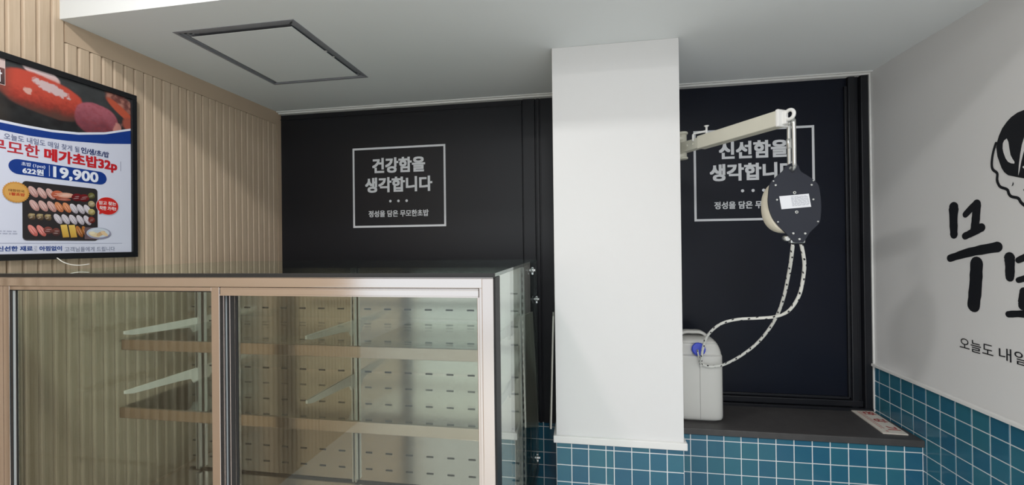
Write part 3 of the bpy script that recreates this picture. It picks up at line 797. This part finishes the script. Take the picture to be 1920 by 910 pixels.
def door(x0, x1, y, stL, stR, top0, top1, seals):
    bm = bm_new()
    box(bm, (x0, y, -1.035), (x0 + stL, y + 0.022, top1), 0, 0.0015)
    box(bm, (x1 - stR, y, -1.035), (x1, y + 0.022, top1), 0, 0.0015)
    box(bm, (x0 + stL, y + 0.001, top0), (x1 - stR, y + 0.021, top1 - 0.001), 0, 0.001)
    box(bm, (x0 + stL, y + 0.001, -1.035), (x1 - stR, y + 0.021, -1.01), 0, 0.001)
    d = part('door', bm, 'steel_v', case)
    bm = bm_new(); box(bm, (x0 + stL + 0.002, y + 0.008, -1.008), (x1 - stR - 0.002, y + 0.013, top0 - 0.002)); part('pane', bm, 'doorglass', d)
    bm = bm_new()
    for a, b in seals: box(bm, (a, y + 0.003, -1.01), (b, y + 0.0065, top0 - 0.001))
    box(bm, (x0 + stL, y + 0.003, top0 - 0.0028), (x1 - stR, y + 0.019, top0))
    part('gasket', bm, 'rubber', d, 'black rubber seal')
    return d
d1 = door(-1.824, -1.0385, DY0 + 0.008, 0.024, 0.0275, -0.1255, -0.1130, ((-1.7995, -1.7925), (-1.7790, -1.7755)))
d2 = door(-1.072, -0.272, DY0 + 0.034, 0.060, 0.010, -0.1370, -0.1130, ((-1.0117, -1.006),))
bm = bm_new(); box(bm, (-1.058, DY0 + 0.0325, -1.01), (-1.049, DY0 + 0.036, -0.138)); box(bm, (-1.036, DY0 + 0.0325, -1.01), (-1.031, DY0 + 0.036, -0.138)); box(bm, (-1.026, DY0 + 0.0328, -1.01), (-1.0125, DY0 + 0.035, -0.138)); part('gasket', bm, 'rubber', d2, 'black rubber seal')
bm = bm_new(); box(bm, (-1.035, DY0 + 0.0065, -0.1365), (-0.2708, DY0 + 0.033, -0.1135), 0, 0.0015); box(bm, (-1.035, DY0 + 0.004, -0.1375), (-0.2708, DY0 + 0.012, -0.1335), 0, 0.001); box(bm, (-1.035, DY0 + 0.004, -0.1195), (-0.2708, DY0 + 0.012, -0.1165), 0, 0.001)
part('door_track', bm, 'steel_h', case)
bm = bm_new(); box(bm, (-1.0485, DY0 + 0.0322, -1.01), (-1.0365, DY0 + 0.0355, -0.138)); part('guide_strip', bm, 'alu', d2, 'pale blue-grey strip')
bm = bm_new(); box(bm, (-1.7920, DY0 + 0.0125, -1.01), (-1.7795, DY0 + 0.0150, -0.1265)); part('guide_strip', bm, 'alu', d1, 'pale blue-grey strip')

# slotted back panel with its uprights
bm = bm_new(); box(bm, (-1.86, 1.775, -1.03), (-0.245, 1.790, DT - 0.012), 0)
sx = [-1.82 + 0.0937 * k for k in range(9)] + [-0.942 + 0.0932 * k for k in range(8)]
for x in sx:
    for z in (-0.205, -0.277, -0.342, -0.418, -0.552, -0.621, -0.693, -0.765, -0.907, -0.979):
        box(bm, (x - 0.0155, 1.7738, z - 0.0035), (x + 0.0155, 1.7752, z + 0.0035), 1)
part('back_panel', bm, ['panel', 'rubber'], case, 'satin steel panel with rows of dark slots')
for x in (-1.787, -1.000, -0.252):
    bm = bm_new()
    for dx in (-0.0095, 0.0035): box(bm, (x + dx, 1.752, -1.03), (x + dx + 0.006, 1.7735, DT - 0.012), 0)
    box(bm, (x - 0.0095, 1.768, -1.03), (x + 0.0095, 1.7737, DT - 0.012), 0)
    for k in range(30): box(bm, (x - 0.0035, 1.7665, -0.12 - 0.03 * k - 0.016), (x + 0.0035, 1.7682, -0.12 - 0.03 * k), 1)
    part('upright', bm, ['zinc', 'rubber'], case)
for zt, xr0 in ((-0.322, -1.575), (-0.556, -1.585)):
    bm = bm_new(); box(bm, (-1.595, 1.262, zt), (-0.30, 1.755, zt + 0.006)); sh = part('shelf', bm, 'shelfglass', case)
    bm = bm_new(); box(bm, (xr0, 1.250, zt - 0.026), (-0.30, 1.262, zt + 0.010), 0, 0.002); part('shelf_rail', bm, 'steel_rail', sh, 'steel rail along the shelf front')
    for x in (-1.787, -1.000, -0.305):
        bm = bm_new()
        mp = lambda u, v, d, x=x: (x + d, u, zt + v)
        prism(bm, [(1.752, -0.002), (1.752, -0.062), (1.735, -0.066), (1.722, -0.044), (1.66, -0.036), (1.46, -0.022), (1.43, -0.014), (1.43, -0.002)], mp, -0.004, 0.004)
        part('bracket', bm, 'board', sh)
for yy, zz in ((1.912, -0.116), (2.071, -0.264), (2.033, -1.005)):
    bm = bm_new(); cyl(bm, (DX1 - 0.0005, yy, zz), (1, 0, 0), 0.011, 0.007, bev=0.002); cyl(bm, (DX1 + 0.006, yy, zz), (1, 0, 0), 0.006, 0.008, bev=0.002)
    box(bm, (DX1 - 0.0005, yy + 0.002, zz - 0.02), (DX1 + 0.004, yy + 0.022, zz + 0.014), 0, 0.001)
    part('glass_clamp', bm, 'chrome', case, 'chrome clamp on the side glass')

# thin board beside the column
bm = bm_new()
a = [(-0.150, 2.10), (-0.159, 2.40)]
top = [(-0.1475, 2.11, -0.352), (-0.1660, 2.37, -0.372)]
bm2 = [(-0.1630, 2.08, -0.888), (-0.1920, 2.37, -1.005)]
th = 0.0075
vs = []
for (x, y_, z) in (bm2[0], bm2[1], top[1], top[0]):
    vs.append((bm.verts.new((x, y_, z)), bm.verts.new((x - th, y_, z))))
bm.faces.new([v[0] for v in vs]); bm.faces.new([v[1] for v in reversed(vs)])
for i in range(4):
    j = (i + 1) % 4; bm.faces.new((vs[i][0], vs[j][0], vs[j][1], vs[i][1]))
tag(place('panel_board', bm, 'board'), 'thin white board seen edge-on against the left side of the column', 'board')

# ------------------------------------------------------------------ descender arm, link, reel, rope
ZA = 0.447
b0 = Vector((0.484, 2.128, ZA)); b1 = Vector((0.713, 1.72, ZA)); ad = (b1 - b0).normalized(); an = Vector((-ad.y, ad.x, 0)).normalized()
zu = Vector((0, 0, 1))
arm = thing('support_arm', (0.47, 2.15, 0.375), 'ivory square steel arm reaching out from the side of the column', 'arm')
mid = b0 + ad * 0.08
ln = (b1 - mid).length
bm = bm_new(); obox(bm, (mid + b1) / 2, (ad, an, zu), (ln / 2, 0.0235, 0.0285), 0, 0.004); part('tube', bm, 'arm', arm)
bm = bm_new(); obox(bm, b0 + ad * 0.05, (ad, an, zu), (0.075, 0.0185, 0.0235), 0, 0.003); 
for s in (0.015, 0.05): cyl(bm, b0 + ad * s + an * 0.017, an, 0.006, 0.008); cyl(bm, b0 + ad * s - an * 0.017, -an, 0.006, 0.008)
part('inner_tube', bm, 'arm', arm)
bm = bm_new(); obox(bm, b1 + ad * 0.006, (ad, an, zu), (0.006, 0.026, 0.0315), 0, 0.003); obox(bm, b1 + ad * 0.016, (ad, an, zu), (0.010, 0.007, 0.024), 0, 0.003); part('end_plate', bm, 'trim', arm, 'white plate closing the arm tip')
ec = b1 + ad * 0.036 + Vector((0, 0, 0.006))
ring = [ec + (ad * math.cos(2 * math.pi * k / 28) + zu * math.sin(2 * math.pi * k / 28)) * 0.0165 for k in range(28)]
bm = bm_new(); tube(bm, ring, 0.0062, 14, True); part('eye_ring', bm, 'trim', arm, 'white eye ring on the arm tip')
bm = bm_new()
cyl(bm, (0.468, 2.165, 0.40), zu, 0.019, 0.115, bev=0.002); cyl(bm, (0.468, 2.165, 0.512), zu, 0.025, 0.012, bev=0.003); cyl(bm, (0.468, 2.165, 0.395), zu, 0.024, 0.010, bev=0.002)
part('pivot_post', bm, 'arm', arm)
bm = bm_new(); box(bm, (0.414, 2.10, 0.375), (0.424, 2.23, 0.54), 0, 0.002); box(bm, (0.420, 2.145, 0.402), (0.470, 2.185, 0.418), 0, 0.002); box(bm, (0.420, 2.145, 0.485), (0.470, 2.185, 0.500), 0, 0.002)
for yy in (2.115, 2.215):
    for zz in (0.395, 0.52): cyl(bm, (0.423, yy, zz), (1, 0, 0), 0.008, 0.006, seg=6)
part('mounting_plate', bm, 'arm', arm)
pp = b0 + ad * 0.115
bm = bm_new(); cyl(bm, pp + zu * 0.02, zu, 0.0045, 0.042); cyl(bm, pp + zu * 0.06, zu, 0.0045, 0.008, r2=0.011); part('locking_pin', bm, 'trim', arm)
q0 = b0 + ad * 0.055
bm = bm_new(); tube(bm, [q0 - an * 0.020 + zu * 0.012, q0 - an * 0.020 + zu * 0.040, q0 - an * 0.012 + zu * 0.047, pp - an * 0.004 + zu * 0.043], 0.0048, 10); part('locking_pin', bm, 'trim', arm)

hole = Vector((0.739, 1.702, 0.262))
dr = Vector((-0.07, -0.98, 0)).normalized(); ccen = Vector((0.7415, 1.703, (0.441 + 0.256) / 2))
loop = []
hh, hw = 0.094, 0.0225
for k in range(16): a = math.pi * k / 15; loop.append(ccen + dr * (hw * math.cos(a)) + zu * (hh - hw + hw * math.sin(a)))
for k in range(16): a = math.pi + math.pi * k / 15; loop.append(ccen + dr * (hw * math.cos(a)) + zu * (-hh + hw + hw * math.sin(a)))
link = thing('carabiner', (ccen.x, ccen.y, ccen.z - hh), 'long zinc steel link hanging between the arm ring and the reel', 'carabiner')
bm = bm_new(); tube(bm, catmull(loop, 3, True), 0.0068, 12, True); part('loop', bm, 'zinc', link)
bm = bm_new(); cyl(bm, ccen - dr * hw + zu * (-0.01), zu, 0.0092, 0.035, bev=0.001); part('gate_sleeve', bm, 'zinc', link)

RY = 1.700
reel = thing('descender_reel', (0.749, RY + 0.03, -0.005), 'black and beige rope reel hanging from the arm with a white label', 'reel')
outline = [(0.729, 0.275), (0.735, 0.279), (0.747, 0.282), (0.756, 0.279), (0.762, 0.270), (0.768, 0.252), (0.784, 0.239), (0.809, 0.220), (0.825, 0.201), (0.831, 0.171), (0.834, 0.134), (0.833, 0.098), (0.829, 0.068), (0.812, 0.047), (0.795, 0.029), (0.778, -0.001), (0.767, -0.006), (0.750, -0.005), (0.739, 0.004), (0.720, 0.027), (0.695, 0.055), (0.676, 0.083), (0.665, 0.114), (0.661, 0.145), (0.663, 0.176), (0.666, 0.200), (0.674, 0.218), (0.697, 0.242), (0.712, 0.254), (0.719, 0.268)]
bm = bm_new(); rm = lambda u, v, d: (u, RY + d, v)
# front plate with a round hole in its lug: two halves so that the hole stays open
oc = catmull([(a, b, 0) for a, b in outline], 3, True); oc = [(p.x, p.y) for p in oc]
hr = 0.0085; hc = (0.7395, 0.262)
left = [p for p in oc]
def ring_bridge(bm, out, d):
    n = len(out)
    ov = [bm.verts.new(rm(u, v, d)) for u, v in out]
    hv = [bm.verts.new(rm(hc[0] + hr * math.cos(math.atan2(v - hc[1], u - hc[0])), hc[1] + hr * math.sin(math.atan2(v - hc[1], u - hc[0])), d)) for u, v in out]
    return ov, hv
# the outline is star-shaped about the lug hole except near its foot: use bridged edges and fill
ov = []; edges = []
for d in (0.0, 0.008):
    o_ = [bm.verts.new(rm(u, v, d)) for u, v in oc]; h_ = [bm.verts.new(rm(hc[0] + hr * math.cos(2 * math.pi * k / 20), hc[1] + hr * math.sin(2 * math.pi * k / 20), d)) for k in range(20)]
    es = [bm.edges.new((o_[i], o_[(i + 1) % len(o_)])) for i in range(len(o_))] + [bm.edges.new((h_[i], h_[(i + 1) % 20])) for i in range(20)]
    bmesh.ops.triangle_fill(bm, use_beauty=True, use_dissolve=False, edges=es)
    ov.append((o_, h_))
for q in (0, 1):
    A, B = ov[0][q], ov[1][q]
    for i in range(len(A)): bm.faces.new((A[i], A[(i + 1) % len(A)], B[(i + 1) % len(B)], B[i]))
part('front_plate', bm, 'reel', reel, 'black front plate')
bm = bm_new()
hs = [(0.7475 + 0.0825 * math.copysign(abs(math.cos(a)) ** 0.85, math.cos(a)), 0.130 + 0.100 * math.copysign(abs(math.sin(a)) ** 0.85, math.sin(a))) for a in [2 * math.pi * k / 56 for k in range(56)]]
prism(bm, hs, rm, 0.0085, 0.078)
es = [e for e in bm.edges if abs(e.verts[0].co.y - (RY + 0.078)) < 1e-5 and abs(e.verts[1].co.y - (RY + 0.078)) < 1e-5]
bmesh.ops.bevel(bm, geom=es, offset=0.012, segments=3, affect='EDGES', profile=0.5)
h = part('housing', bm, 'housing', reel, 'beige drum behind the plate')
for p in h.data.polygons: p.use_smooth = abs(p.normal.y) < 0.9
bm = bm_new(); prism(bm, [(0.7475 + (a - 0.7475) * 0.96, 0.135 + (b - 0.135) * 0.94) for a, b in hs], rm, 0.0781, 0.084); part('rear_plate', bm, 'reel', reel, 'black rear plate')
for (u, v), r_ in zip([(0.678, 0.218), (0.809, 0.215), (0.685, 0.203), (0.803, 0.200), (0.689, 0.150), (0.808, 0.148), (0.747, 0.174), (0.753, 0.104), (0.691, 0.070), (0.822, 0.069), (0.741, 0.028), (0.780, 0.027), (0.761, 0.007)],
                      [.0028, .0028, .0038, .0038, .0036, .0036, .0055, .0058, .0032, .0032, .0042, .0042, .0042]):
    bm = bm_new(); cyl(bm, (u, RY + 0.001, v), (0, -1, 0), r_, 0.0045, seg=14, bev=0.0008)
    if r_ > 0.005: cyl(bm, (u, RY - 0.0030, v), (0, -1, 0), r_ * 0.45, 0.0012, mi=1, seg=6)
    part('bolt', bm, ['zinc', 'rubber'], reel)
bm = bm_new()
lp = [(0.697, 0.1625), (0.794, 0.1690), (0.801, 0.1220), (0.704, 0.1155)]
prism(bm, lp, rm, -0.0012, 0.0)
lab = part('label_plate', bm, 'label', reel, 'white label plate with fine print')
bm = bm_new()
lu = Vector((0.097, 0.0065)); lv = Vector((0.007, -0.047))
def lpt(a, b): return (0.697 + lu.x * a + lv.x * b, 0.1625 + lu.y * a + lv.y * b)
for k in range(9):
    b_ = 0.12 + 0.085 * k; a0 = 0.38
    while a0 < 0.93:
        w_ = random.uniform(0.05, 0.14); w_ = min(w_, 0.96 - a0)
        flat(bm, [lpt(a0, b_), lpt(a0 + w_, b_), lpt(a0 + w_, b_ + 0.030), lpt(a0, b_ + 0.030)], rm, -0.0016); a0 += w_ + 0.02
part('print', bm, 'ink', lab, 'grey lines of fine print')
bm = bm_new(); cyl(bm, (0.727, RY + 0.006, 0.010), (0, 1, 0), 0.010, 0.03, bev=0.002); box(bm, (0.738, RY + 0.009, -0.008), (0.786, RY + 0.034, 0.03), 0, 0.004); part('rope_guide', bm, 'zinc', reel)

rp1 = [(0.749, 1.72, -0.0085), (0.772, 1.791, -0.076), (0.792, 1.863, -0.142), (0.806, 1.934, -0.224), (0.809, 2.005, -0.312), (0.798, 2.076, -0.394), (0.768, 2.147, -0.477), (0.722, 2.219, -0.551), (0.676, 2.282, -0.605),
       (0.643, 2.282, -0.613), (0.605, 2.280, -0.617), (0.574, 2.274, -0.606), (0.558, 2.268, -0.588)]
rp2 = [(0.776, 1.72, -0.0085), (0.806, 1.765, -0.075), (0.823, 1.811, -0.138), (0.827, 1.856, -0.214), (0.811, 1.902, -0.278), (0.780, 1.947, -0.311), (0.725, 1.993, -0.327), (0.665, 2.038, -0.340), (0.612, 2.083, -0.366), (0.579, 2.129, -0.409), (0.562, 2.174, -0.461), (0.558, 2.215, -0.525), (0.560, 2.245, -0.575), (0.560, 2.266, -0.590)]
bm = bm_new()
tube(bm, catmull(rp1, 10), 0.0062, 12); tube(bm, catmull(rp2, 10), 0.0062, 12)
tube(bm, catmull([(0.547, 2.266, -0.532), (0.553, 2.264, -0.565), (0.561, 2.267, -0.593), (0.563, 2.270, -0.615)], 6), 0.004, 10)
tag(place('rope', bm, 'rope'), 'white rope with black flecks looping from the reel down to the jerrycan', 'rope')

# ------------------------------------------------------------------ jerrycan
JX, JY = 0.566, 2.392
jug = thing('jerrycan', (JX, JY, LT), 'white plastic jerrycan with a blue cap on the black ledge beside the column', 'jerrycan')
def sect(ax, by, p=5.0, n=64):
    o = []
    for k in range(n):
        t_ = 2 * math.pi * k / n; c_, s_ = math.cos(t_), math.sin(t_)
        o.append((ax * math.copysign(abs(c_) ** (2 / p), c_), by * math.copysign(abs(s_) ** (2 / p), s_)))
    return o
lev = [(-0.903, .100, .072), (-0.897, .104, .076), (-0.8965, .113, .083), (-0.889, .118, .087), (-0.876, .119, .088), (-0.70, .119, .088), (-0.585, .119, .088), (-0.576, .1185, .0875), (-0.573, .1165, .0850), (-0.571, .1163, .0790), (-0.568, .1160, .0755), (-0.560, .115, .0745), (-0.545, .111, .0740), (-0.525, .102, .0740), (-0.517, .097, .0735), (-0.514, .095, .0715), (-0.511, .0925, .0775), (-0.508, .0905, .0790), (-0.500, .083, .074), (-0.494, .076, .068), (-0.489, .066, .058), (-0.487, .040, .036)]
bm = bm_new(); rings = []
for z, ax, by in lev: rings.append([bm.verts.new((JX + a, JY + b, z)) for a, b in sect(ax, by)])
for a, b in zip(rings, rings[1:]):
    for k in range(64): f = bm.faces.new((a[k], a[(k + 1) % 64], b[(k + 1) % 64], b[k])); f.smooth = True
bm.faces.new(rings[0]); bm.faces.new(rings[-1])
part('body', bm, 'jug', jug)
bm = bm_new()
hp = catmull([(JX - 0.088, JY, -0.520), (JX - 0.080, JY, -0.486), (JX - 0.055, JY, -0.468), (JX - 0.015, JY, -0.466), (JX + 0.028, JY, -0.469), (JX + 0.062, JY, -0.494)], 6)
uvl = bm.loops.layers.uv.verify(); prev = None
for i, p in enumerate(hp):
    a = hp[max(0, i - 1)]; b = hp[min(len(hp) - 1, i + 1)]; tn = (b - a).normalized(); nn = Vector((-tn.z, 0, tn.x))
    rg = [bm.verts.new(p + Vector((0, 1, 0)) * (0.024 * math.copysign(abs(math.cos(q)) ** 0.6, math.cos(q))) + nn * (0.009 * math.copysign(abs(math.sin(q)) ** 0.6, math.sin(q)))) for q in [2 * math.pi * k / 20 for k in range(20)]]
    if prev:
        for k in range(20): f = bm.faces.new((prev[k], prev[(k + 1) % 20], rg[(k + 1) % 20], rg[k])); f.smooth = True
    else: bm.faces.new(rg)
    prev = rg
bm.faces.new(prev)
part('handle', bm, 'jug', jug)
bm = bm_new(); box(bm, (JX + 0.0005, JY - 0.0888, -0.890), (JX + 0.0022, JY - 0.0878, -0.580)); part('mould_line', bm, 'seam', jug, 'grey vertical mould line')
bm = bm_new(); cd = Vector((-0.05, -0.80, 0.30)).normalized(); cc_ = Vector((JX - 0.004, JY - 0.070, -0.546))
cyl(bm, cc_, cd, 0.024, 0.012, mi=0); part('neck', bm, 'jug', jug)
bm = bm_new(); cyl(bm, cc_ + cd * 0.010, cd, 0.0315, 0.024, bev=0.003, seg=32)
cx_, cy_ = frame_of(cd)
for k in range(20):
    t_ = 2 * math.pi * k / 20; o_ = cx_ * math.cos(t_) + cy_ * math.sin(t_)
    obox(bm, cc_ + cd * 0.022 + o_ * 0.0315, (o_, cd.cross(o_), cd), (0.0012, 0.0022, 0.009))
part('screw_cap', bm, 'cap', jug, 'blue ribbed screw cap')

# ------------------------------------------------------------------ sign lying on the ledge
P00 = Vector((1.385, 2.574)); P10 = Vector((1.484, 2.570)); P11 = Vector((1.466, 2.271)); P01 = Vector((1.363, 2.276))   # far-left, far-right, near-right, near-left
sgn = thing('sign_plate', (1.42, 2.42, LT), 'small cream sign with red letters lying on the black ledge by the right wall', 'sign')
def smp(u, v, d):      # u 0..1 from the far end towards the camera, v 0..1 from the left edge to the right edge
    a = P00.lerp(P01, u); b = P10.lerp(P11, u); p = a.lerp(b, v)
    return (p.x, p.y, LT + d)
bm = bm_new(); prism(bm, rr(0.0, 1.0, 0.0, 1.0, 0.02, 3), smp, 0.0005, 0.005); part('plate', bm, 'cream', sgn)
for ch, u0, u1 in (('완', 0.09, 0.25), ('강', 0.40, 0.56), ('기', 0.72, 0.87)):
    bm = bm_new(); write(bm, ch, smp, u0, u1, 0.42, 0.93, 0.03, d=0.0056); part('letter', bm, 'red', sgn, 'large red letter')
FLAT |= {'small_print'}
for v0 in (0.20, 0.30):
    uu = 0.10; bm = bm_new()
    while uu < 0.80:
        wl = random.uniform(0.02, 0.05); flat(bm, [(uu, v0), (uu + wl, v0), (uu + wl, v0 + 0.05), (uu, v0 + 0.05)], smp, 0.0056); uu += wl + 0.014
    part('small_print', bm, 'pink', sgn, 'row of small pale red print')
bm = bm_new(); flat(bm, [(0.90, 0.24), (0.94, 0.24), (0.94, 0.34), (0.90, 0.34)], smp, 0.0056); part('small_print', bm, 'pink', sgn, 'small pale red mark')

for o in bpy.data.objects:
    if '_o' in o.keys(): del o['_o']
